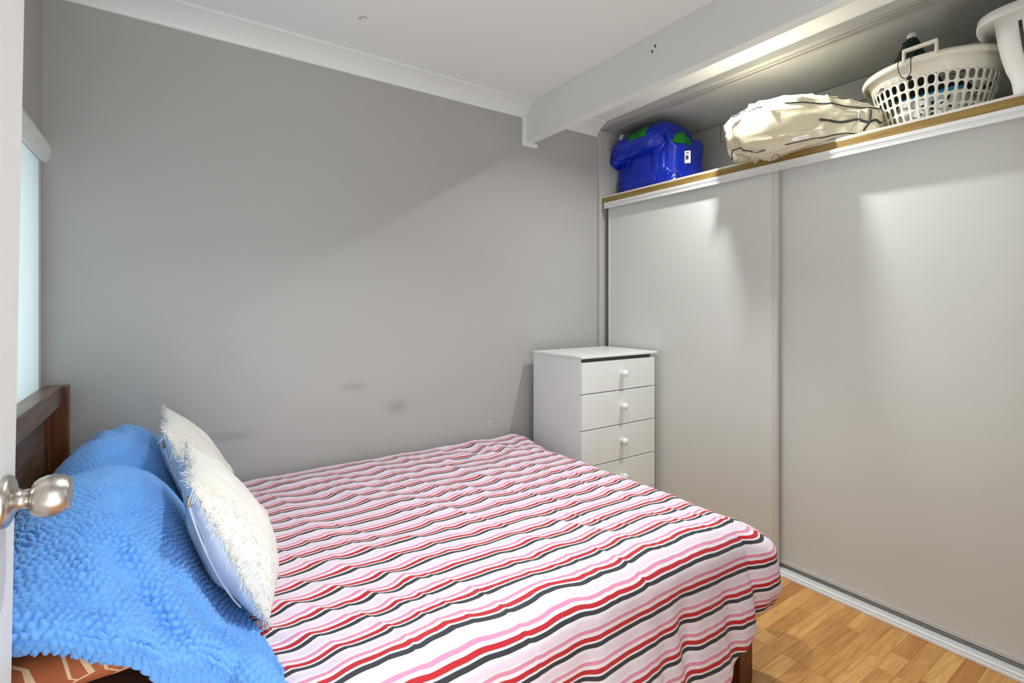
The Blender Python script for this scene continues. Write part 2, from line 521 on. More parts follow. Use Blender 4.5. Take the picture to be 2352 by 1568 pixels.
prism('top_track', [(2.330, 1.872), (2.330, 1.878), (2.334, 1.881), (2.332, 1.888), (2.335, 1.891), (2.331, 1.896), (2.331, 1.910), (2.43, 1.910), (2.43, 1.905), (2.338, 1.905), (2.338, 1.872)],
      'y', 0.1, 2.362, M['track'], ward)
box('timber_edge', 2.336, 2.366, 0.1, 2.392, 1.910, 1.943, M['brassy'], ward, bevel=0.003)
box('shelf_board', 2.345, XB, 0.1, YB - 0.002, 1.937, 1.954, M['shelf'], ward, bevel=0.001)
box('shelf_lip', 2.340, 2.348, 0.1, 2.372, 1.9435, 1.9545, M['shelf'], ward, bevel=0.001)
box('jamb', 2.315, 2.41, 2.384, YB, 0.0, 2.388, M['jamb'], ward, bevel=0.002)
box('side_lining', 2.41, XB, 2.398, YB, 0.0, CZ, M['lining'], ward, bevel=0)
prism('head_track', [(2.31, CZ), (2.31, 2.389), (2.345, 2.389), (2.345, 2.396), (2.352, 2.396), (2.352, 2.389), (2.372, 2.389), (2.372, 2.396), (2.38, 2.396), (2.38, 2.385), (2.40, 2.385), (2.40, CZ)],
      'y', 0.1, YB - 0.01, M['greytrack'], ward)
box('inner_shade_sheet', 2.43, 2.44, 0.1, YB - 0.01, 0.0, 1.93, M['dark'], ward, bevel=0)  # dark sheet, shade of the closed wardrobe painted in behind the doors
box('ceiling_dimming_board', 2.40, XB, 0.1, YB - 0.01, CZ - 0.006, CZ, M['lining'], ward, bevel=0)  # grey board added to dim the ceiling over the shelf
# cover boards along the top of the wardrobe's back
struct(box('trim_4', XB - 0.014, XB, 1.93, YB - 0.01, 2.30, CZ - 0.008, M['lining'], bevel=0.004))
struct(box('trim_5', XB - 0.020, XB, 0.1, 1.92, 2.30, CZ - 0.008, M['lining'], bevel=0.004))

# ------------------------------------------------------------------ recessed lights
for i, (lx, ly) in enumerate(LAMP):
    d = thing('downlight', ['recessed ceiling light between the beam and the wardrobe', 'recessed ceiling light above the bed and the open door'][i], 'ceiling light', (lx, ly, CZ))
    lathe('trim_ring', [(0, 0.038), (0.002, 0.040), (0.004, 0.046), (0.0025, 0.053), (0, 0.055)], (lx, ly, CZ), (0, 0, -1), M['trim'], d, n=32)
    lathe('diffuser', [(0.0005, 0.0), (0.0005, 0.0385)], (lx, ly, CZ), (0, 0, -1), M['paper'], d, n=32)

# ------------------------------------------------------------------ chest of drawers
ch = thing('chest_of_drawers', 'narrow white chest of drawers in the corner beside the sliding door', 'chest of drawers', (2.04, 2.14, 0))
CX0, CX1, CY0, CY1, CT = 1.748, 2.322, 1.935, 2.345, 0.985
boxes('carcass', [(CX0 + 0.002, CX0 + 0.018, CY0 + 0.016, CY1, 0.0, CT - 0.014), (CX1 - 0.022, CX1 - 0.006, CY0 + 0.016, CY1, 0.0, CT - 0.014),
                  (CX0 + 0.018, CX1 - 0.022, CY1 - 0.01, CY1, 0.02, CT - 0.014), (CX0 + 0.018, CX1 - 0.022, CY0 + 0.03, CY0 + 0.045, 0.0, 0.05)], M['chest'], ch, 0.001)
box('gap_shade_board', CX0 + 0.018, CX1 - 0.022, CY0 + 0.026, CY0 + 0.034, 0.05, CT - 0.016, M['chestin'], ch, bevel=0)  # dark board, shade between the drawers put in as colour
box('top', CX0 - 0.004, CX1 + 0.008, CY0 - 0.010, CY1, CT - 0.014, CT, M['chest'], ch, bevel=0.003)
zt = [0.952, 0.784, 0.596, 0.405, 0.212, 0.04]
for k in range(5):
    a, b = zt[k + 1] + 0.004, zt[k]
    dr = box('drawer', CX0 + 0.006, CX1 - 0.006, CY0, CY0 + 0.016, a, b, M['chest'], ch, bevel=0.0025)
    kx, kz = 2.045, (a + b) / 2 + 0.008
    lathe('knob', [(0.0, 0.009), (0.008, 0.008), (0.012, 0.012), (0.018, 0.0175), (0.026, 0.0200), (0.034, 0.0175), (0.039, 0.0105), (0.041, 0.0)],
          (kx, CY0, kz), (0, -1, 0), M['knobw'], dr, n=24)

# ------------------------------------------------------------------ bed
bed = thing('bed', 'double bed with a dark stained wooden frame along the grey wall', 'bed', (0.6, 1.65, 0))
HX = -0.305                                                    # front of the head rail
for (py0, py1) in ((0.985, 1.045), (2.318, 2.366)):
    box('headboard_post', HX - 0.055, HX + 0.017, py0, py1, 0.0, 0.968, M['bedpost'], bed, bevel=0.003)
box('head_rail', HX - 0.052, HX, 1.0, 2.33, 0.903, 0.971, M['bedwood'], bed, bevel=0.004)
box('head_panel', HX - 0.05, HX - 0.030, 1.04, 2.322, 0.40, 0.905, M['bedwood'], bed, bevel=0.001)
for yy in (1.20, 2.262):
    box('head_slat', HX - 0.030, HX - 0.022, yy - 0.03, yy + 0.03, 0.40, 0.903, M['bedpost'], bed, bevel=0.001)
for (py0, py1) in ((0.930, 1.0), (2.27, 2.34)):
    box('foot_post', 1.528, 1.600, py0, py1, 0.0, 0.325, M['bedpost'], bed, bevel=0.003)
for (py0, py1) in ((0.985, 1.01), (2.32, 2.345)):
    box('side_rail', HX - 0.02, 1.52, py0, py1, 0.16, 0.29, M['bedwood'], bed, bevel=0.002)
box('foot_rail', 1.545, 1.57, 1.0, 2.30, 0.16, 0.33, M['bedwood'], bed, bevel=0.002)
for k in range(9):
    xx = -0.2 + k * 0.2
    box('bed_slat', xx, xx + 0.07, 1.01, 2.32, 0.25, 0.27, M['bedpost'], bed, bevel=0.002)
mt = box('mattress', -0.30, 1.54, 1.055, 2.36, 0.272, 0.492, M['matt'], None, bevel=0.05)
tag(mt, 'pale mattress hidden under the striped quilt on the bed', 'mattress')

# ---- striped quilt
def stripe_mat():
    m, nt, b = nodes_of('striped_quilt_cotton')
    uvn = N(nt, 'ShaderNodeUVMap'); uvn.uv_map = 'uv'
    sx = N(nt, 'ShaderNodeSeparateXYZ'); L(nt, uvn.outputs[0], sx.inputs[0])
    fr = N(nt, 'ShaderNodeMath', operation='FRACT'); L(nt, sx.outputs['Y'], fr.inputs[0])
    rp = N(nt, 'ShaderNodeValToRGB'); rp.color_ramp.interpolation = 'CONSTANT'
    wh, bk, rd, pk, li = srgb(235, 229, 233), srgb(46, 48, 56), srgb(190, 26, 40), srgb(226, 144, 178), srgb(230, 214, 231)
    stops = [(0.0, bk), (0.07, wh), (0.135, rd), (0.285, wh), (0.40, pk), (0.525, wh), (0.60, li), (0.81, wh), (0.925, bk)]
    el = rp.color_ramp.elements
    el[0].position, el[0].color = stops[0]
    el[1].position, el[1].color = stops[1]
    for p, c in stops[2:]:
        e = el.new(p); e.color = c
    L(nt, fr.outputs[0], rp.inputs[0])
    L(nt, rp.outputs[0], b.inputs['Base Color'])
    b.inputs['Roughness'].default_value = 0.75
    b.inputs['Sheen Weight'].default_value = 0.15
    tc = N(nt, 'ShaderNodeTexCoord')
    mp = N(nt, 'ShaderNodeMapping'); mp.inputs['Scale'].default_value = (1.0, 0.45, 1.0)
    L(nt, tc.outputs['Object'], mp.inputs[0])
    no = N(nt, 'ShaderNodeTexNoise'); no.inputs['Scale'].default_value = 22; no.inputs['Detail'].default_value = 4; no.inputs['Distortion'].default_value = 0.8
    L(nt, mp.outputs[0], no.inputs['Vector'])
    bp = N(nt, 'ShaderNodeBump'); bp.inputs['Strength'].default_value = 0.35; bp.inputs['Distance'].default_value = 0.01
    L(nt, no.outputs['Fac'], bp.inputs['Height']); L(nt, bp.outputs[0], b.inputs['Normal'])
    return m
M['quilt'] = stripe_mat()

def quilt():
    x0, y0, y1 = 0.0, 1.045, 2.388
    R, LA, LB, TOP = 0.10, 0.31, 0.50, 0.515
    s = np.linspace(x0, 1.52 + LA, 290)
    t = np.concatenate([np.linspace(y0 - LB, y0, 85, endpoint=False), np.linspace(y0, y1, 175)])
    S, T = np.meshgrid(s, t, indexing='ij')
    tc = np.maximum(T, y0)
    x1 = 1.562 + 0.05 * sstep(1.95, 2.38, tc) + 0.022 * sstep(1.35, 1.06, tc)
    fac = (S - x0) / (1.52 - x0)
    Sx = np.where(S <= 1.52, x0 + fac * (x1 - x0), x1 + (S - 1.52))
    a = np.maximum(Sx - x1, 0.0)
    hem = 1 - 0.28 * sstep(1.25, 1.56, S)      # the hem rides up towards the foot corner
    b = np.maximum(y0 - T, 0.0) * hem
    LBh = LB * hem
    T = np.where(T < y0, y0 - b, T)
    e = np.hypot(a, b)
    ca, cb = a / np.maximum(e, 1e-9), b / np.maximum(e, 1e-9)
    emax = np.minimum(LA / np.maximum(ca, 1e-9), LBh / np.maximum(cb, 1e-9))
    H = np.sqrt((LA * ca) ** 2 + (LBh * cb) ** 2) * (1 - 0.10 * np.clip(2 * ca * cb, 0, 1))
    corner = (a > 0) & (b > 0)
    ee = np.where(corner, e * H / emax, e)
    arc = R * PI / 2
    rolled = np.minimum(ee, arc)
    hang = np.maximum(ee - arc, 0)
    both = np.clip(2 * ca * cb, 0, 1)
    flare = 0.15 - 0.03 * both
    hor = R * np.sin(rolled / R) + flare * hang
    ver = R * (1 - np.cos(rolled / R)) + np.sqrt(1 - flare ** 2) * hang
    cx, cy = np.minimum(Sx, x1), np.maximum(T, y0)
    # folds of the hanging cloth
    q = np.where(corner, np.arctan2(a, b) * 0.25 + 1.52, np.where(b > 0, S, 1.9 - T + 1.0))
    Pq = np.stack([q * 9, ver * 1.6, 0 * q], -1)
    fold = (vnoise(Pq, 3) * 0.030 + vnoise(Pq * 2.3, 5) * 0.014) * sstep(0.03, 0.3, ver)
    fold += 0.012 * both * np.sin(np.arctan2(a, np.maximum(b, 1e-9)) * 9) * sstep(0.05, 0.3, ver)
    hor = hor + fold + both * 0.085 * sstep(0.02, 0.16, ee) * (1 - 0.95 * sstep(0.25, 0.40, ee)) - 0.10 * both * np.clip(hang - 0.04, 0, 1)
    X = cx + ca * hor
    Y = cy - cb * hor
    # ripples on top
    P1 = np.stack([S * 8.5 + T * 3.5, T * 2.6 - S * 0.6, 0 * S], -1)
    P2 = np.stack([S * 21 + T * 9, T * 8 - S * 2, 0 * S + 4], -1)
    P3 = np.stack([S * 1.7, T * 1.9, 0 * S + 9], -1)
    n1 = vnoise(P1, 11); n2 = vnoise(P2, 12); n3 = vnoise(P3, 13)
    ridge = (1 - np.abs(n1)) ** 3
    n4 = vnoise(np.stack([S * 13 + T * 5, T * 4.0 - S, 0 * S + 14], -1), 14)
    rip = 0.0045 * n1 + 0.0028 * n2 + 0.009 * n3 + 0.005 * ridge + 0.0055 * (1 - np.abs(n4)) ** 4
    crump = np.exp(-(((S - 1.30) / 0.35) ** 2 + ((T - 2.15) / 0.25) ** 2))
    rip += crump * 0.010 * vnoise(np.stack([S * 22, T * 16, 0 * S], -1), 17)
    diag = np.exp(-(((S - 0.35) / 0.25) ** 2 + ((T - 1.3) / 0.22) ** 2))
    rip += diag * 0.0050 * (2 * (1 - np.abs(np.sin((S * 0.9 + T * 0.75) * 26 + 1.5 * n3))) ** 1.6 - 0.7)
    edge = sstep(y1, y1 - 0.10, T)
    Z = TOP - ver + rip * (1 - 0.75 * sstep(0.0, 0.2, ver)) * (0.35 + 0.65 * edge)
    Z -= 0.03 * sstep(y1 - 0.03, y1, T)
    Y = np.minimum(Y, YB - 0.012)
    V = np.stack([X, Y, Z], -1)
    # cloth shifts a little as it ripples, so the stripes waver
    wav = 0.007 * vnoise(np.stack([S * 5, T * 3.2, 0 * S + 2], -1), 21) + 0.004 * vnoise(np.stack([S * 17, T * 6, 0 * S], -1), 22)
    tt = T + wav * (1 - 0.6 * sstep(0, 0.15, b))
    uv = np.stack([S, (tt - 1.232) / 0.0755 + 40], -1)
    o = grid('striped_quilt', V, M['quilt'], uv=uv)
    sol = o.modifiers.new('thick', 'SOLIDIFY'); sol.thickness = 0.006; sol.offset = -1
    return tag(o, 'pink, red, black and white striped quilt spread over the bed', 'quilt')
quilt()

# ---- pillows under the blanket
def lattice_mat():
    m, nt, b = nodes_of('terracotta_lattice_cotton')
    tc = N(nt, 'ShaderNodeTexCoord')
    mp = N(nt, 'ShaderNodeMapping'); mp.inputs['Rotation'].default_value = (0.5, 0.35, 0.55)
    L(nt, tc.outputs['Object'], mp.inputs[0])
    br = N(nt, 'ShaderNodeTexBrick')
    br.inputs['Color1'].default_value = srgb(178, 98, 58)
    br.inputs['Color2'].default_value = srgb(168, 90, 52)
    br.inputs['Mortar'].default_value = srgb(226, 190, 158)
    br.inputs['Scale'].default_value = 1.0
    br.inputs['Brick Width'].default_value = 0.075
    br.inputs['Row Height'].default_value = 0.032
    br.inputs['Mortar Size'].default_value = 0.002
    L(nt, mp.outputs[0], br.inputs['Vector'])
    L(nt, br.outputs['Color'], b.inputs['Base Color'])
    b.inputs['Roughness'].default_value = 0.8
    return m
M['lattice'] = lattice_mat()

def pillow(name, c, h, mat, label, seed):
    u = np.linspace(-1, 1, 34)
    U, Vv = np.meshgrid(u, u, indexing='ij')
    out = []
    for sgn in (1, -1):
        th = np.clip((1 - U ** 2) * (1 - Vv ** 2), 0, 1) ** 0.38
        pin = 1 - 0.05 * (1 - np.abs(U * Vv)) * 0
        x = c[0] + h[0] * U * (1 - 0.06 * (1 - Vv ** 2) * U ** 2)
        y = c[1] + h[1] * Vv * (1 - 0.05 * (1 - U ** 2) * Vv ** 2)
        z = c[2] + sgn * h[2] * th + 0.006 * vnoise(np.stack([x * 9, y * 9, 0 * x + seed], -1), seed) * th
        out.append(np.stack([x, y, z], -1))
    n = len(u)
    V = np.concatenate([out[0].reshape(-1, 3), out[1].reshape(-1, 3)])
    f0 = grid_faces(n, n)
    F = [tuple(reversed(f)) for f in f0] + [tuple(i + n * n for i in f) for f in f0]
    bm = bmesh.new()
    vv = [bm.verts.new(p) for p in V]
    for f in F:
        bm.faces.new([vv[i] for i in f])
    bmesh.ops.remove_doubles(bm, verts=bm.verts, dist=0.0004)
    o = from_bm(name, bm, mat, None, True)
    return tag(o, label, 'pillow')
pillow('pillow', (-0.130, 1.355, 0.560), (0.150, 0.305, 0.044), M['brownpillow'], 'dark brown pillow lowest in the near stack under the blue blanket', 3)
pillow('pillow', (-0.150, 1.378, 0.652), (0.145, 0.330, 0.058), M['lattice'], 'terracotta pillow with a cream lattice print under the blue blanket', 4)

# ---- blue blanket over the pillows
M['blue'] = plain('blue_popcorn_knit', srgb(108, 169, 240), 0.9, 0.10, 60.0, bump=0.3, bscale=500, spec=0.2)
M['blue'].node_tree.nodes['Principled BSDF'].inputs['Sheen Weight'].default_value = 0.3

def pile(X, Y):
    near = np.interp(X, [-0.30, -0.20, -0.10, 0.0, 0.113, 0.165, 0.22], [0.255, 0.268, 0.225, 0.165, 0.105, 0.02, 0.004])
    mid = np.interp(X, [-0.30, -0.22, -0.12, -0.04, 0.02, 0.07, 0.115, 0.15, 0.22], [0.235, 0.285, 0.30, 0.262, 0.185, 0.085, 0.02, 0.004, 0.004])
    far = np.interp(X, [-0.30, -0.25, -0.18, -0.10, -0.02, 0.04, 0.085, 0.12, 0.22], [0.20, 0.262, 0.305, 0.305, 0.23, 0.11, 0.03, 0.004, 0.004])
    w1 = sstep(1.0, 1.32, Y)
    w2 = sstep(1.74, 1.98, Y)
    h = near * (1 - w1) + mid * w1 * (1 - w2) + far * w2
    valley = 0.045 * np.exp(-((Y - 1.87) / 0.07) ** 2) * sstep(0.12, -0.05, X)
    h = h - valley
    h = h * (1 - 0.25 * sstep(2.25, 2.38, Y))
    return 0.518 + h

def smooth_rows(A, k, axis):
    for _ in range(k):
        A = (np.roll(A, 1, axis) + 2 * A + np.roll(A, -1, axis)) / 4 if False else A
    return A

def blanket():
    nu, nv = 230, 640
    u = np.linspace(0, 1, nu)
    Rr = 0.028
    Ynear, Yfar = 1.055, 2.372
    Lroll = Rr * PI * 0.85
    v = np.linspace(-Lroll, Yfar - Ynear, nv)
    U, Vm = np.meshgrid(u, v, indexing='ij')
    Y = Ynear + np.maximum(Vm, 0)
    xe = 0.150 + 0.03 * sstep(1.35, 1.08, Y) + 0.006 * vnoise(np.stack([Y * 7, 0 * Y, 0 * Y], -1), 31)
    xs = -0.286 + 0.02 * sstep(1.95, 2.3, Y)
    X = xs + (xe - xs) * U
    def f(x, y):
        z = 0
        for dx in (-0.02, -0.01, 0, 0.01, 0.02):
            z = z + pile(x + dx, y)
        z = z / 5
        n = vnoise(np.stack([x * 4.5, y * 4.5, 0 * x], -1), 33) * 0.010
        d = np.exp(-(((x - 0.02) / 0.13) ** 2 + ((y - 1.13) / 0.17) ** 2))
        n += d * 0.013 * np.sin((x * 1.0 + y * 0.55) * 62)
        d2 = np.exp(-(((x + 0.16) / 0.08) ** 2 + ((y - 2.2) / 0.12) ** 2))
        n += d2 * 0.006 * np.sin((x * 1.0 + y * 0.25) * 90)
        return z + n * sstep(0.52, 0.60, z)
    Z = f(X, Y)
    ang = np.maximum(-Vm, 0) / Rr
    Yo = Y - Rr * np.sin(ang)
    Zo = Z - Rr * (1 - np.cos(ang))
    base = np.stack([X, Yo, Zo], -1)
    du = np.gradient(base, axis=0); dv = np.gradient(base, axis=1)
    nn = np.cross(du, dv); nn /= np.linalg.norm(nn, axis=2)[..., None] + 1e-12
    if nn[nu // 2, nv // 2, 2] < 0:
        nn = -nn
    # popcorn knit: rows of small knobs along true cloth length
    su = np.concatenate([np.zeros((1, nv)), np.cumsum(np.linalg.norm(np.diff(base, axis=0), axis=2), axis=0)], 0)
    pu, pv = 0.0135, 0.0145
    jit = vnoise(np.stack([su * 55, Vm * 55, 0 * su], -1), 35)
    jit2 = vnoise(np.stack([su * 55, Vm * 55, 0 * su + 5], -1), 36)
    a = su / pu + 0.38 * jit
    b = Vm / pv + 0.38 * jit2
    a = a + 0.5 * (np.floor(b) % 2)
    k = np.clip(1.5 * np.abs(np.sin(PI * a)) * np.abs(np.sin(PI * b)) - 0.12, 0, 1) ** 0.8
    amp = 0.0105 * (0.75 + 0.40 * vnoise(np.stack([su * 25, Vm * 25, 0 * su], -1), 37) + 0.20 * vnoise(np.stack([su * 120, Vm * 120, 0 * su], -1), 38))
    amp = amp * (0.30 + 0.70 * sstep(1.75, 1.2, Y))
    Vt = base + nn * (amp * (k - 0.4))[..., None]
    o = grid('blue_blanket', Vt, M['blue'])
    sol = o.modifiers.new('thick', 'SOLIDIFY'); sol.thickness = 0.006; sol.offset = -1
    tag(o, 'blue knobbly knitted blanket heaped over the pillows at the bedhead', 'blanket')
    # the lower fold hanging under the rolled edge
    nu2, nv2 = 230, 60
    u2 = np.linspace(0, 1, nu2); v2 = np.linspace(0, 1, nv2)
    U2, V2 = np.meshgrid(u2, v2, indexing='ij')
    X2 = -0.286 + (0.168 + 0.286) * U2
    top = f(X2, 0 * X2 + Ynear) - 0.020
    drop = np.interp(X2, [-0.30, -0.19, -0.10, -0.03, 0.05, 0.12, 0.17], [0.016, 0.020, 0.030, 0.042, 0.062, 0.075, 0.05])
    Z2 = top - drop * V2
    Y2 = Ynear - 0.012 + 0.006 * np.sin(X2 * 40) * V2 + 0.010 * (1 - V2) - 0.008 * np.sin(V2 * PI) 
    s2 = X2; t2 = drop * V2
    k2 = np.abs(np.sin(PI * s2 / 0.012)) ** 0.7 * np.abs(np.sin(PI * (t2 / 0.026))) ** 0.5
    Y2 = Y2 - 0.005 * k2
    fo = grid('under_fold', np.stack([X2, Y2, Z2], -1), M['blue'], o)
    s3 = fo.modifiers.new('thick', 'SOLIDIFY'); s3.thickness = 0.006; s3.offset = -1
    # rolled corner lying on the quilt
    nr, nc = 90, 64
    tt = np.linspace(0, 1, nr)
    pts = np.stack([0.110 + 0.055 * tt, 1.060 - 0.115 * tt, 0.590 - 0.060 * tt], -1)
    rad = 0.034 * np.sqrt(np.clip(1 - (2 * tt - 1) ** 4, 0.02, 1)) * (0.85 + 0.25 * tt)
    Vr, Fr = tube_arrays(pts, rad, nc)
    Vr = Vr.reshape(nr, nc, 3)
    cen = pts[:, None, :]
    th = np.linspace(0, 2 * PI, nc, endpoint=False)[None, :]
    dirv = Vr - cen
    spiral = 1 + 0.22 * (th / (2 * PI) - 0.5)
    kk = np.abs(np.sin(PI * tt * 9))[:, None] ** 0.7 * np.abs(np.sin(th * 8)) ** 0.7
    Vr = cen + dirv * (spiral + 0.16 * kk)[..., None]
    grid('rolled_corner', Vr, M['blue'], o, wrap_m=True)
    return o
blanket()

# ---- white fringed cushions
def weave_mat():
    m, nt, b = nodes_of('white_open_weave_cotton')
    uvn = N(nt, 'ShaderNodeUVMap'); uvn.uv_map = 'uv'
    mp = N(nt, 'ShaderNodeMapping'); mp.inputs['Scale'].default_value = (9.0, 60.0, 1.0)
    L(nt, uvn.outputs[0], mp.inputs[0])
    no = N(nt, 'ShaderNodeTexNoise'); no.inputs['Scale'].default_value = 2.2; no.inputs['Detail'].default_value = 3
    L(nt, mp.outputs[0], no.inputs['Vector'])
    mp2 = N(nt, 'ShaderNodeMapping'); mp2.inputs['Scale'].default_value = (60.0, 9.0, 1.0)
    L(nt, uvn.outputs[0], mp2.inputs[0])
    no2 = N(nt, 'ShaderNodeTexNoise'); no2.inputs['Scale'].default_value = 1.6; no2.inputs['Detail'].default_value = 3
    L(nt, mp2.outputs[0], no2.inputs['Vector'])
    # looser, see-through threads in a band near the edges
    sx = N(nt, 'ShaderNodeSeparateXYZ'); L(nt, uvn.outputs[0], sx.inputs[0])
    mr = N(nt, 'ShaderNodeMapRange', interpolation_type='SMOOTHSTEP')
    mr.inputs['From Min'].default_value = 0.30; mr.inputs['From Max'].default_value = 0.06
    L(nt, sx.outputs['X'], mr.inputs['Value'])
    mu = N(nt, 'ShaderNodeMath', operation='MULTIPLY'); L(nt, no.outputs['Fac'], mu.inputs[0]); L(nt, no2.outputs['Fac'], mu.inputs[1])
    mr2 = N(nt, 'ShaderNodeMapRange'); mr2.inputs['From Min'].default_value = 0.24; mr2.inputs['From Max'].default_value = 0.40
    L(nt, mu.outputs[0], mr2.inputs['Value'])
    m3 = N(nt, 'ShaderNodeMath', operation='MULTIPLY'); L(nt, mr2.outputs[0], m3.inputs[0]); L(nt, mr.outputs[0], m3.inputs[1])
    mx = N(nt, 'ShaderNodeMix', data_type='RGBA')
    mx.inputs[6].default_value = srgb(233, 231, 225); mx.inputs[7].default_value = srgb(196, 188, 174)
    L(nt, m3.outputs[0], mx.inputs[0]); L(nt, mx.outputs[2], b.inputs['Base Color'])
    b.inputs['Roughness'].default_value = 0.85
    ad = N(nt, 'ShaderNodeMath', operation='ADD'); L(nt, no.outputs['Fac'], ad.inputs[0]); L(nt, no2.outputs['Fac'], ad.inputs[1])
    bp = N(nt, 'ShaderNodeBump'); bp.inputs['Strength'].default_value = 0.5; bp.inputs['Distance'].default_value = 0.003
    L(nt, ad.outputs[0], bp.inputs['Height']); L(nt, bp.outputs[0], b.inputs['Normal'])
    return m
M['weave'] = weave_mat()

def cushion(base_near, top_near, width, tf, tb, label, seed, dz_far=0.0):
    bn, tn = Vector(base_near), Vector(top_near)
    c = (bn + tn) / 2 + Vector((0, width / 2, dz_far / 2))
    eu = (tn - bn) / 2                        # towards the top edge
    ew = Vector((0, width / 2, dz_far / 2))   # towards the far edge
    nrm = ew.cross(eu).normalized()
    if nrm.x < 0: nrm = -nrm
    root = thing('cushion', label, 'cushion', tuple(c), group='white fringed cushions')
    n = 44
    g = np.linspace(-1, 1, n)
    g = np.sign(g) * (1 - (1 - np.abs(g)) ** 1.35)
    U, W = np.meshgrid(g, g, indexing='ij')   # U along ew, W along eu
    pinU = U * (1 - 0.075 * (1 - W ** 2) * np.abs(U))
    pinW = W * (1 - 0.075 * (1 - U ** 2) * np.abs(W))
    th = np.clip((1 - U ** 2) * (1 - W ** 2), 0, 1) ** 0.46
    C, EW, EU, NN = (np.array(q) for q in (c, ew, eu, nrm))
    def pt(pu, pw, h):
        return C + pu[..., None] * EW + pw[..., None] * EU + h[..., None] * NN
    sag = 1 - 0.25 * W                        # heavier towards the bottom
    wr = vnoise(np.stack([U * 2.5, W * 2.5, 0 * U + seed], -1), seed) * 0.006 + vnoise(np.stack([U * 7, W * 3, 0 * U + seed], -1), seed + 1) * 0.0035
    front = pt(pinU, pinW, tf * th * sag + wr * th)
    wb = vnoise(np.stack([U * 3, W * 3, 0 * U + seed + 3], -1), seed + 2) * 0.010
    back = pt(pinU, pinW, -tb * th * sag + wb * th)
    uv = np.stack([(U + 1) / 2, (W + 1) / 2], -1)
    grid('front_cover', front, M['weave'], root, uv=uv)
    bk = grid('back_cover', back, M['satin'], root)
    bk['label'] = 'smooth shiny white back of the cushion'
    # zip down the back near the near edge
    w = np.linspace(-0.75, 0.8, 30)
    uu = np.full_like(w, -0.80)
    thz = np.clip((1 - uu ** 2) * (1 - w ** 2), 0, 1) ** 0.46
    zp = pt(uu * (1 - 0.075 * (1 - w ** 2) * 0.8), w, -tb * thz * (1 - 0.25 * w) - 0.002)
    zipo = tube('zip', zp, 0.0022, M['satin'], root, n=6)
    k = zp[-2]
    box('zip_pull', k[0] - 0.004, k[0] + 0.004, k[1] - 0.006, k[1] + 0.002, k[2] - 0.004, k[2] + 0.018, M['zip'], root, bevel=0.001)
    # fringe all round
    V, F = [], []
    rr = np.random.default_rng(seed)
    for side in range(4):
        for q in np.linspace(-1, 1, 150):
            q = q + rr.uniform(-0.01, 0.01)
            q = max(-1, min(1, q))
            if side == 0: pu, pw, du, dw = -1, q, -1, 0
            elif side == 1: pu, pw, du, dw = 1, q, 1, 0
            elif side == 2: pu, pw, du, dw = q, 1, 0, 1
            else: pu, pw, du, dw = q, -1, 0, -1
            a = pu * (1 - 0.075 * (1 - pw ** 2) * abs(pu)); b = pw * (1 - 0.075 * (1 - pu ** 2) * abs(pw))
            p = C + a * EW + b * EU
            out = du * EW / np.linalg.norm(EW) + dw * EU / np.linalg.norm(EU)
            along = (np.array([0, 0, 1.0]) if du else np.array([0, 1.0, 0]))
            lg = rr.uniform(0.011, 0.024)
            d = out + rr.uniform(-0.5, 0.5) * along + rr.uniform(-0.35, 0.35) * NN
            d /= np.linalg.norm(d)
            curl = rr.normal(0, 0.5, 3); curl[2] -= 0.5
            tsr = np.linspace(0, 1, 5)
            pts = p - 0.003 * out + d * lg * tsr[:, None] + curl * lg * 0.6 * (tsr ** 2)[:, None]
            v, f = tube_arrays(pts, np.array([0.0011, 0.0011, 0.001, 0.0009, 0.0006]), 3)
            o0 = sum(len(x) for x in V)
            V.append(v); F += [tuple(i + o0 for i in ff) for ff in f]
    fr = mesh('fringe', np.concatenate(V), F, M['fringe'], root, True)
    fr['label'] = 'frayed white cotton fringe'
    fr['kind'] = 'stuff'
    return root
cushion((0.185, 1.245, 0.535), (0.040, 1.250, 0.870), 0.41, 0.090, 0.062, 'white fringed cushion nearer the open door, leaning on the blue blanket', 41, dz_far=0.0)
cushion((0.150, 1.755, 0.535), (-0.010, 1.765, 0.885), 0.42, 0.085, 0.060, 'white fringed cushion by the grey wall, partly hidden behind its twin', 57)

# ------------------------------------------------------------------ things on the wardrobe shelf
SZ = 1.9545
# blue tarpaulin bag
bag = thing('storage_bag', 'royal blue tarpaulin bag with green patches at the far end of the shelf', 'bag', (2.62, 2.06, SZ))
def bag_surface(c, h, seed, amp=0.012, e1=0.38, e2=0.42, n=56, m=88):
    V, D = superell(c, h, e1, e2, n, m)
    nz = vnoise(V * 7.0, seed) + 0.5 * vnoise(V * 16.0, seed + 1)
    ridge = (1 - np.abs(vnoise(V * np.array([9, 9, 5.0]), seed + 2))) ** 4
    Dn = D / (np.linalg.norm(D, axis=2)[..., None] + 1e-9)
    crease = (1 - np.abs(vnoise(V @ np.array([[4.0, 3, 2], [-3, 6.0, 9], [2, -8, 6.0]]).T, seed + 3))) ** 6
    crease2 = (1 - np.abs(vnoise(V @ np.array([[6.0, 2, 1], [5, 12.0, -7], [2, 9, 8.0]]).T, seed + 4))) ** 7
    V = V + Dn * (amp * nz + amp * 0.6 * ridge + amp * 1.3 * crease - amp * 1.1 * crease2)[..., None]
    return V
V = bag_surface((2.63, 2.155, SZ + 0.168), (0.185, 0.226, 0.172), 61, 0.015, 0.34, 0.44, 110, 180)
V[..., 2] = np.maximum(V[..., 2], SZ + 0.001)
taper = 1 + 0.07 * np.clip((V[..., 2] - SZ) / 0.33, 0, 1)
V[..., 1] = 2.155 + (V[..., 1] - 2.155) * taper
V[..., 1] = np.minimum(V[..., 1], 2.392)
VB = V
grid('bag_body', V, M['bluebag'], bag, wrap_m=True)
V = bag_surface((2.585, 2.20, SZ + 0.325), (0.190, 0.225, 0.080), 66, 0.014, 0.5, 0.5, 80, 128)
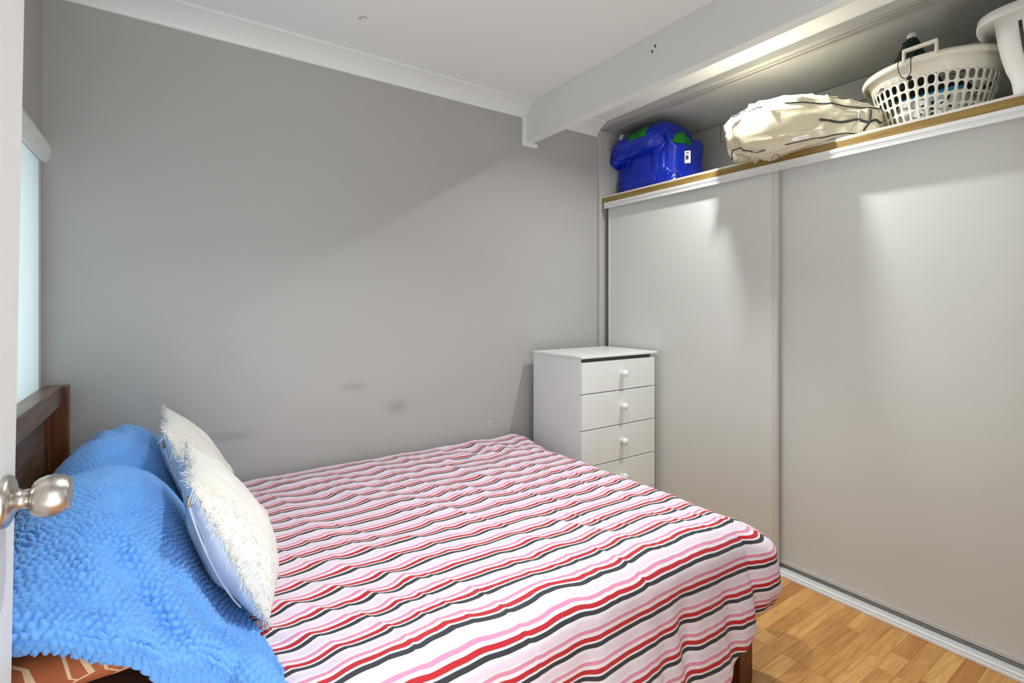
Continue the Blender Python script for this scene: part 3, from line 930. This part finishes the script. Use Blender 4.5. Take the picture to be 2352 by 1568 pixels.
V[..., 2] -= 0.30 * np.clip(V[..., 1] - 2.24, 0, 1) + 0.25 * np.clip(2.50 - V[..., 0], 0, 1)
V[..., 1] = np.minimum(V[..., 1], 2.394)
V[..., 2] = np.minimum(V[..., 2], CZ - 0.012)
VF = V
grid('folded_top', V, M['bluebag'], bag, wrap_m=True)
def surf_patch(name, Vg, cond, off, mat, parent):
    n, m = Vg.shape[:2]
    ok = cond(Vg[..., 0], Vg[..., 1], Vg[..., 2]).reshape(-1)
    fs = [f for f in grid_faces(n, m, wrap_m=True) if all(ok[i] for i in f)]
    cen = Vg.reshape(-1, 3).mean(0)
    ids = sorted({i for f in fs for i in f}); mp_ = {i: k for k, i in enumerate(ids)}
    P = Vg.reshape(-1, 3)[ids]
    d = P - cen; d /= np.linalg.norm(d, axis=1)[:, None]
    return mesh(name, P + d * off, [tuple(mp_[i] for i in f) for f in fs], mat, parent, True)
surf_patch('green_panel', VF, lambda x, y, z: (x < 2.56) & (y > 2.06) & (y < 2.22 - (z - SZ - 0.33) * 0.3) & (z > SZ + 0.315), 0.003, M['green'], bag)
surf_patch('green_panel', VB, lambda x, y, z: (x > 2.455) & (x < 2.66) & (y < 1.935) & (z > SZ + 0.255), 0.003, M['green'], bag)
th = np.linspace(-1.4, 1.5, 16)
tube('cord_loop', np.stack([2.415 + 0.02 * np.cos(th) * 0 + 0.02 * (th / 3) ** 2, 2.285 + 0.016 * np.cos(th), SZ + 0.350 + 0.042 * np.sin(th)], -1), 0.0035, M['cordw'], bag, 6)
tube('cord_loop', np.stack([2.413 + 0.02 * (th / 3) ** 2, 2.272 + 0.012 * np.cos(th), SZ + 0.345 + 0.042 * np.sin(th)], -1), 0.0035, M['cordw'], bag, 6)
tg = mesh('paper_tag', [(2.437, 1.822, SZ + 0.175), (2.437, 1.784, SZ + 0.168), (2.437, 1.784, SZ + 0.098), (2.437, 1.822, SZ + 0.105),
                        (2.439, 1.822, SZ + 0.175), (2.439, 1.784, SZ + 0.168), (2.439, 1.784, SZ + 0.098), (2.439, 1.822, SZ + 0.105)],
          [(0, 1, 2, 3), (7, 6, 5, 4), (0, 4, 5, 1), (1, 5, 6, 2), (2, 6, 7, 3), (3, 7, 4, 0)], M['paper'], bag)
bars = [(2.4358, 2.4372, 1.796 + 0.0032 * k, 1.796 + 0.0032 * k + random.choice((0.0010, 0.0018)), SZ + 0.122, SZ + 0.146) for k in range(6)]
bars.append((2.4358, 2.4372, 1.794, 1.812, SZ + 0.158, SZ + 0.162))
boxes('barcode', bars, M['ink'], tg)

# clear zip bag of cream bedding
bb = thing('bedding_bag', 'clear vinyl zip bag of cream bedding, overhanging the middle of the shelf', 'bag', (2.48, 1.16, SZ))
BC = np.array([2.475, 1.185, SZ + 0.115])
BH = np.array([0.275, 0.305, 0.130])
XF_Y = [0.80, 0.90, 1.00, 1.08, 1.15, 1.20, 1.24, 1.30, 1.36, 1.42, 1.46, 1.50]
XF_X = [2.46, 2.400, 2.345, 2.290, 2.225, 2.180, 2.185, 2.205, 2.200, 2.225, 2.250, 2.30]
def bed_surf(th, ph):
    e1, e2 = 0.60, 0.42
    x = sp(np.cos(th), e1) * sp(np.cos(ph), e2)
    y = sp(np.cos(th), e1) * sp(np.sin(ph), e2)
    z = sp(np.sin(th), e1)
    Y = y * BH[1] + BC[1]
    fx_ = np.interp(Y, XF_Y, XF_X)
    X = np.where(x < 0, BC[0] + x * (BC[0] - fx_), BC[0] + x * BH[0])
    P = np.stack([X, Y, z * BH[2] + BC[2]], -1)
    n = vnoise(P * np.array([8, 8, 10.0]), 71) * 0.008 + (1 - np.abs(vnoise(P * np.array([13, 13, 9.0]), 72))) ** 4 * 0.014 + np.where(x < 0, 1, 0.3) * (1 - np.abs(vnoise(P * np.array([10, 17, 22.0]), 75))) ** 5 * 0.014
    D = np.stack([x, y, z], -1); D /= np.linalg.norm(D, axis=-1)[..., None] + 1e-9
    P = P + D * n[..., None]
    kk = np.clip((P[..., 1] - 0.84) / 0.40, 0, 1)
    hgt = 0.50 + 0.50 * np.sin(kk * PI / 2)
    P[..., 2] = SZ + (P[..., 2] - SZ) * hgt
    over = np.clip(2.335 - P[..., 0], 0, 1)
    inside = P[..., 0] > 2.330
    P[..., 2] = np.where(inside, np.maximum(P[..., 2], SZ + 0.001), P[..., 2])
    low = np.clip(1 - (P[..., 2] - SZ) / 0.16, 0, 1)
    P[..., 2] += over * np.where(P[..., 1] > 1.34, 0.45 * np.clip((P[..., 1] - 1.34) / 0.12, 0, 1) * low, 0)
    P[..., 2] -= over * 0.34 * np.clip(1 - ((P[..., 1] - 1.20) / 0.15) ** 2, 0, 1) * (0.3 + 0.7 * low)
    return P
tha = np.linspace(-PI / 2, PI / 2, 64)[:, None] + np.zeros((1, 110))
pha = np.zeros((64, 1)) + np.linspace(0, 2 * PI, 110, endpoint=False)[None, :]
grid('vinyl_cover', bed_surf(tha, pha), M['bedding'], bb, wrap_m=True)
def seam(name, th, ph, r, mat, off=0.001):
    P = bed_surf(th, ph)
    c = P.mean(0)
    P = P + (P - BC) / np.linalg.norm(P - BC, axis=1)[:, None] * off
    return tube(name, P, r, mat, bb, 6)
ph = np.linspace(PI * 0.60, PI * 1.48, 60)
seam('piping', 0.42 + 0.10 * np.sin(ph * 3) * 0.3 - 0.05 * (ph - PI), ph, 0.0030, M['piping'])
seam('piping', -0.52 + 0.03 * np.sin(ph * 9), ph, 0.0028, M['piping'])
ph2 = np.linspace(PI * 1.05, PI * 1.46, 40)
zp = seam('zip', -0.03 + 0.02 * np.sin(ph2 * 12), ph2, 0.0055, M['piping'])
zp['label'] = 'dark grey zip band'
for pq, mt_ in ((1.22, M['vinyl']), (1.31, M['piping'])):
    tq = np.linspace(0.22, -0.40, 14)
    seam('carry_strap', tq, np.full(14, PI * pq) + 0.05 * np.sin(tq * 6), 0.0042, mt_, 0.004)
a = np.linspace(0, PI, 12)
tube('wire_hook', np.stack([np.full(12, 2.232), 1.19 - 0.018 * np.cos(a), 1.895 + 0.024 * np.sin(a)], -1), 0.0013, M['cordb'], bb, 5)

# cream laundry basket with slotted sides
LBX, LBY = 2.605, 0.735
lb = thing('laundry_basket', 'round cream plastic laundry basket with slotted sides on the wardrobe shelf', 'basket', (LBX, LBY, SZ))
def rad(z):
    t = np.clip(z / 0.245, 0, 1)
    return 0.150 + 0.068 * t ** 0.85
def basket_shell(parent):
    NC = 40
    bm = bmesh.new()
    def P(th, z, extra=0.0):
        r = rad(z) + extra
        return Vector((LBX + r * math.cos(th), LBY + r * math.sin(th), SZ + 0.002 + z))
    zrows = [0.022, 0.061, 0.100, 0.139, 0.178]
    K = 16
    def quad(vs_):
        bm.faces.new([bm.verts.new(v) for v in vs_])
    dth = 2 * PI / NC
    for i in range(NC):
        t0 = i * dth
        for r in range(4):
            z0, z1 = zrows[r], zrows[r + 1]
            inner, outer = [], []
            for k in range(K):
                ang = 2 * PI * (k + 0.5) / K
                cx, cz = math.cos(ang), math.sin(ang)
                e = 0.72
                hx, hz = 0.345 * math.copysign(abs(cx) ** e, cx), 0.415 * math.copysign(abs(cz) ** e, cz)
                mm = max(abs(cx), abs(cz))
                ox, oz = 0.5 * cx / mm, 0.5 * cz / mm
                inner.append(P(t0 + dth * (0.5 + hx), z0 + (z1 - z0) * (0.5 + hz)))
                outer.append(P(t0 + dth * (0.5 + ox), z0 + (z1 - z0) * (0.5 + oz)))
            for k in range(K):
                k2 = (k + 1) % K
                quad([outer[k], outer[k2], inner[k2], inner[k]])
            for (ox, oz), k in (((0.5, 0.5), 1), ((-0.5, 0.5), 5), ((-0.5, -0.5), 9), ((0.5, -0.5), 13)):
                cpt = P(t0 + dth * (0.5 + ox), z0 + (z1 - z0) * (0.5 + oz))
                f = [outer[k], cpt, outer[(k + 1) % K]]
                if (f[0] - f[1]).length > 1e-5 and (f[2] - f[1]).length > 1e-5:
                    quad(f)
        sub = 3
        for s in range(sub):
            ta, tb = t0 + dth * s / sub, t0 + dth * (s + 1) / sub
            for (za, zb, ea, eb) in ((0.0, 0.022, 0, 0), (0.178, 0.225, 0, 0), (0.225, 0.245, 0, 0.003), (0.245, 0.2465, 0.003, 0.020), (0.2465, 0.238, 0.020, 0.025), (0.238, 0.222, 0.025, 0.024)):
                quad([P(ta, za, ea), P(tb, za, ea), P(tb, zb, eb), P(ta, zb, eb)])
            quad([P(ta, 0), P(tb, 0), Vector((LBX, LBY, SZ + 0.002)), ])
    bmesh.ops.remove_doubles(bm, verts=bm.verts, dist=0.0004)
    o = from_bm('basket_body', bm, M['basket'], parent, True)
    s = o.modifiers.new('thick', 'SOLIDIFY'); s.thickness = 0.0028; s.offset = 0
    return o
basket_shell(lb)
hy0, hy1 = 0.655, 0.765
hx = LBX - 0.235
boxes('handle', [(hx - 0.012, hx + 0.006, hy0, hy0 + 0.009, SZ + 0.235, SZ + 0.282), (hx - 0.012, hx + 0.006, hy1 - 0.009, hy1, SZ + 0.235, SZ + 0.282),
                 (hx - 0.012, hx + 0.006, hy0, hy1, SZ + 0.275, SZ + 0.288)], M['basket'], lb, 0.003)
# things in the basket
tubw = thing('storage_box', 'white box with black spots and a sky blue band inside the slotted basket', 'box', (LBX, LBY, SZ + 0.004))
def rbox_wall(name, cx, cy, z0, z1, hx_, hy_, r, mat, parent, top=True):
    pr = []
    for q, (sx, sy) in enumerate(((1, 1), (-1, 1), (-1, -1), (1, -1))):
        for k in range(7):
            a = PI / 2 * q + PI / 2 * k / 6
            pr.append((cx + sx * (hx_ - r) + r * math.cos(a), cy + sy * (hy_ - r) + r * math.sin(a)))
    n = len(pr)
    V = [(p[0], p[1], z0) for p in pr] + [(p[0], p[1], z1) for p in pr]
    F = [(i, (i + 1) % n, n + (i + 1) % n, n + i) for i in range(n)] + [tuple(range(n - 1, -1, -1)), tuple(range(n, 2 * n))]
    return mesh(name, V, F, mat, parent)
rbox_wall('box_body', LBX, LBY - 0.01, SZ + 0.006, SZ + 0.125, 0.105, 0.105, 0.03, M['paper'], tubw)
rbox_wall('band', LBX, LBY - 0.01, SZ + 0.1252, SZ + 0.140, 0.103, 0.103, 0.03, M['skyblue'], tubw)
rbox_wall('dark_cover', LBX, LBY - 0.01, SZ + 0.1402, SZ + 0.172, 0.100, 0.100, 0.03, M['blackfab'], tubw)
for k, (dy, dz, ry, rz, an) in enumerate([(-0.075, 0.10, .006, .010, .5), (-0.055, 0.085, .009, .006, .2), (-0.02, 0.095, .006, .009, -.4), (-0.015, 0.075, .008, .006, .3),
                                      (-0.062, 0.045, .009, .008, 0), (-0.015, 0.05, .006, .010, .4), (0.02, 0.09, .006, .008, .6), (0.03, 0.06, .008, .006, -.3), (0.06, 0.05, .006, .006, 0), (-0.085, 0.066, .007, .006, 0)]):
    pts = []
    for q in range(14):
        a = 2 * PI * q / 14
        yy, zz = ry * math.cos(a), rz * math.sin(a)
        pts.append((yy * math.cos(an) - zz * math.sin(an), yy * math.sin(an) + zz * math.cos(an)))
    xf = LBX - 0.1055
    V = [(xf - 0.0006, LBY - 0.01 + dy * 0.85 + p[0], SZ + dz + p[1]) for p in pts] + [(xf + 0.0004, LBY - 0.01 + dy * 0.85 + p[0], SZ + dz + p[1]) for p in pts]
    F = [tuple(range(14)), tuple(range(27, 13, -1))] + [(i, (i + 1) % 14, 14 + (i + 1) % 14, 14 + i) for i in range(14)]
    mesh('spot', V, F, M['ink'], tubw)

# green mesh drawstring bag standing in the basket
def net_mat():
    m, nt, b = nodes_of('dark_green_mesh')
    tc = N(nt, 'ShaderNodeTexCoord')
    vo = N(nt, 'ShaderNodeTexVoronoi'); vo.inputs['Scale'].default_value = 260
    L(nt, tc.outputs['Object'], vo.inputs['Vector'])
    mr = N(nt, 'ShaderNodeMapRange'); mr.inputs['From Min'].default_value = 0.0; mr.inputs['From Max'].default_value = 0.55
    mr.inputs['To Min'].default_value = 0.45; mr.inputs['To Max'].default_value = 1.0
    L(nt, vo.outputs['Distance'], mr.inputs['Value'])
    b.inputs['Base Color'].default_value = srgb(22, 48, 34)
    b.inputs['Roughness'].default_value = 0.6
    L(nt, mr.outputs[0], b.inputs['Alpha'])
    return m
M['net'] = net_mat()
nb = thing('mesh_bag', 'dark green mesh drawstring bag with a white toggle standing in the slotted basket', 'bag', (2.53, 0.80, SZ + 0.01))
NT = np.array([2.505, 0.779, SZ + 0.402])
zz = np.linspace(0, 1, 26)[:, None]; pp = np.linspace(0, 2 * PI, 48, endpoint=False)[None, :]
rr_ = 0.013 + 0.075 * zz ** 0.85 + 0.030 * np.clip(zz - 0.3, 0, 1)
rr_ = rr_ * (1 + 0.16 * np.sin(pp * 7 + zz * 3) * (1 - 0.5 * zz))
cxn = NT[0] + 0.03 * zz; cyn = NT[1] + 0.02 * zz
Vn = np.stack([cxn + rr_ * np.cos(pp), cyn + rr_ * np.sin(pp), NT[2] - 0.02 - 0.20 * zz + 0 * pp], -1)
grid('net', Vn, M['net'], nb, wrap_m=True)
lathe('toggle', [(0.0, 0.0), (0.001, 0.008), (0.005, 0.0135), (0.013, 0.0155), (0.021, 0.0145), (0.027, 0.010), (0.0295, 0.0)], tuple(NT + np.array([0, 0, -0.026])), (0, 0, 1), M['cordw'], nb, 24)
lathe('collar', [(0.0, 0.0), (0.0, 0.018), (0.006, 0.020), (0.010, 0.016), (0.010, 0.0)], tuple(NT + np.array([0, 0, -0.034])), (0, 0, 1), M['cordb'], nb, 20)
fx = LBX - 0.252
for (ya, yb) in ((0.776, 0.757),):
    path = [NT + np.array([-0.016, -0.012, -0.03]), (2.45, ya - 0.005, SZ + 0.29), (fx + 0.012, ya - 0.008, SZ + 0.256), (fx - 0.002, ya, SZ + 0.24), (fx, ya, SZ + 0.215), (fx + 0.012, ya - 0.006, SZ + 0.185), (fx + 0.016, ya - 0.02, SZ + 0.172),
            (fx + 0.012, yb - 0.02, SZ + 0.19), (fx, yb - 0.022, SZ + 0.22), (fx + 0.002, yb - 0.022, SZ + 0.245), (2.42, yb - 0.012, SZ + 0.285), NT + np.array([-0.014, -0.02, -0.03])]
    P = np.array([np.asarray(p, float) for p in path])
    tq = np.linspace(0, len(P) - 1, 70)
    Q = np.stack([np.interp(tq, np.arange(len(P)), P[:, k]) for k in range(3)], -1)
    for _ in range(6):
        Q[1:-1] = (Q[:-2] + 2 * Q[1:-1] + Q[2:]) / 4
    tube('drawstring', Q, 0.0016, M['cordb'], nb, 6)
lathe('cord_knot', [(0, 0.0), (0.002, 0.007), (0.010, 0.009), (0.016, 0.006), (0.018, 0.0)], (fx + 0.016, 0.752, SZ + 0.172), (-0.3, -1, 0), M['cordb'], nb, 14)
box('toggle_pin', NT[0] - 0.006, NT[0] + 0.002, NT[1] + 0.010, NT[1] + 0.030, NT[2] - 0.034, NT[2] - 0.028, M['cordb'], nb, 0.001)

# white plastic carrier with slots, at the right edge of the picture
tb = thing('plastic_carrier', 'white plastic carrier with flared rim at the near end of the shelf', 'basket', (2.53, 0.31, SZ))
TCX, TCY = 2.53, 0.318
def carrier(parent):
    bm = bmesh.new()
    Mq = 96
    def ring(z, hx_, hy_, e=0.42, lean=0.0):
        out = []
        for k in range(Mq):
            a = 2 * PI * k / Mq
            c, s_ = math.cos(a), math.sin(a)
            out.append(bm.verts.new((TCX + hx_ * math.copysign(abs(c) ** e, c), TCY + hy_ * math.copysign(abs(s_) ** e, s_), SZ + z)))
        return out
    zs = [0.0, 0.004, 0.03, 0.06, 0.075, 0.10, 0.14, 0.18, 0.215, 0.245]
    hxs = [0.150, 0.155, 0.158, 0.162, 0.166, 0.176, 0.186, 0.193, 0.198, 0.201]
    rings = [ring(z * 1.12, h_, h_ - 0.008) for z, h_ in zip(zs, hxs)]
    slot_cols = {k for c0 in (43, 46, 54, 62, 70, 80, 90, 6, 16, 26) for k in (c0,)}
    for i in range(len(rings) - 1):
        for k in range(Mq):
            if 5 <= i <= 7 and k in slot_cols:
                continue
            bm.faces.new([rings[i][k], rings[i][(k + 1) % Mq], rings[i + 1][(k + 1) % Mq], rings[i + 1][k]])
    bm.faces.new(list(reversed(rings[0])))
    lip = [rings[-1], ring(0.288, 0.206, 0.198), ring(0.2925, 0.214, 0.206), ring(0.292, 0.234, 0.228), ring(0.287, 0.240, 0.234), ring(0.266, 0.243, 0.237), ring(0.256, 0.2425, 0.2365)]
    for i in range(len(lip) - 1):
        for k in range(Mq):
            bm.faces.new([lip[i][k], lip[i][(k + 1) % Mq], lip[i + 1][(k + 1) % Mq], lip[i + 1][k]])
    o = from_bm('carrier_body', bm, M['tub'], parent, True)
    s = o.modifiers.new('thick', 'SOLIDIFY'); s.thickness = 0.003; s.offset = 0
    return o
carrier(tb)
boxes('handle', [(TCX - 0.252, TCX - 0.228, 0.20, 0.33, SZ + 0.289, SZ + 0.299)], M['tub'], tb, 0.003)
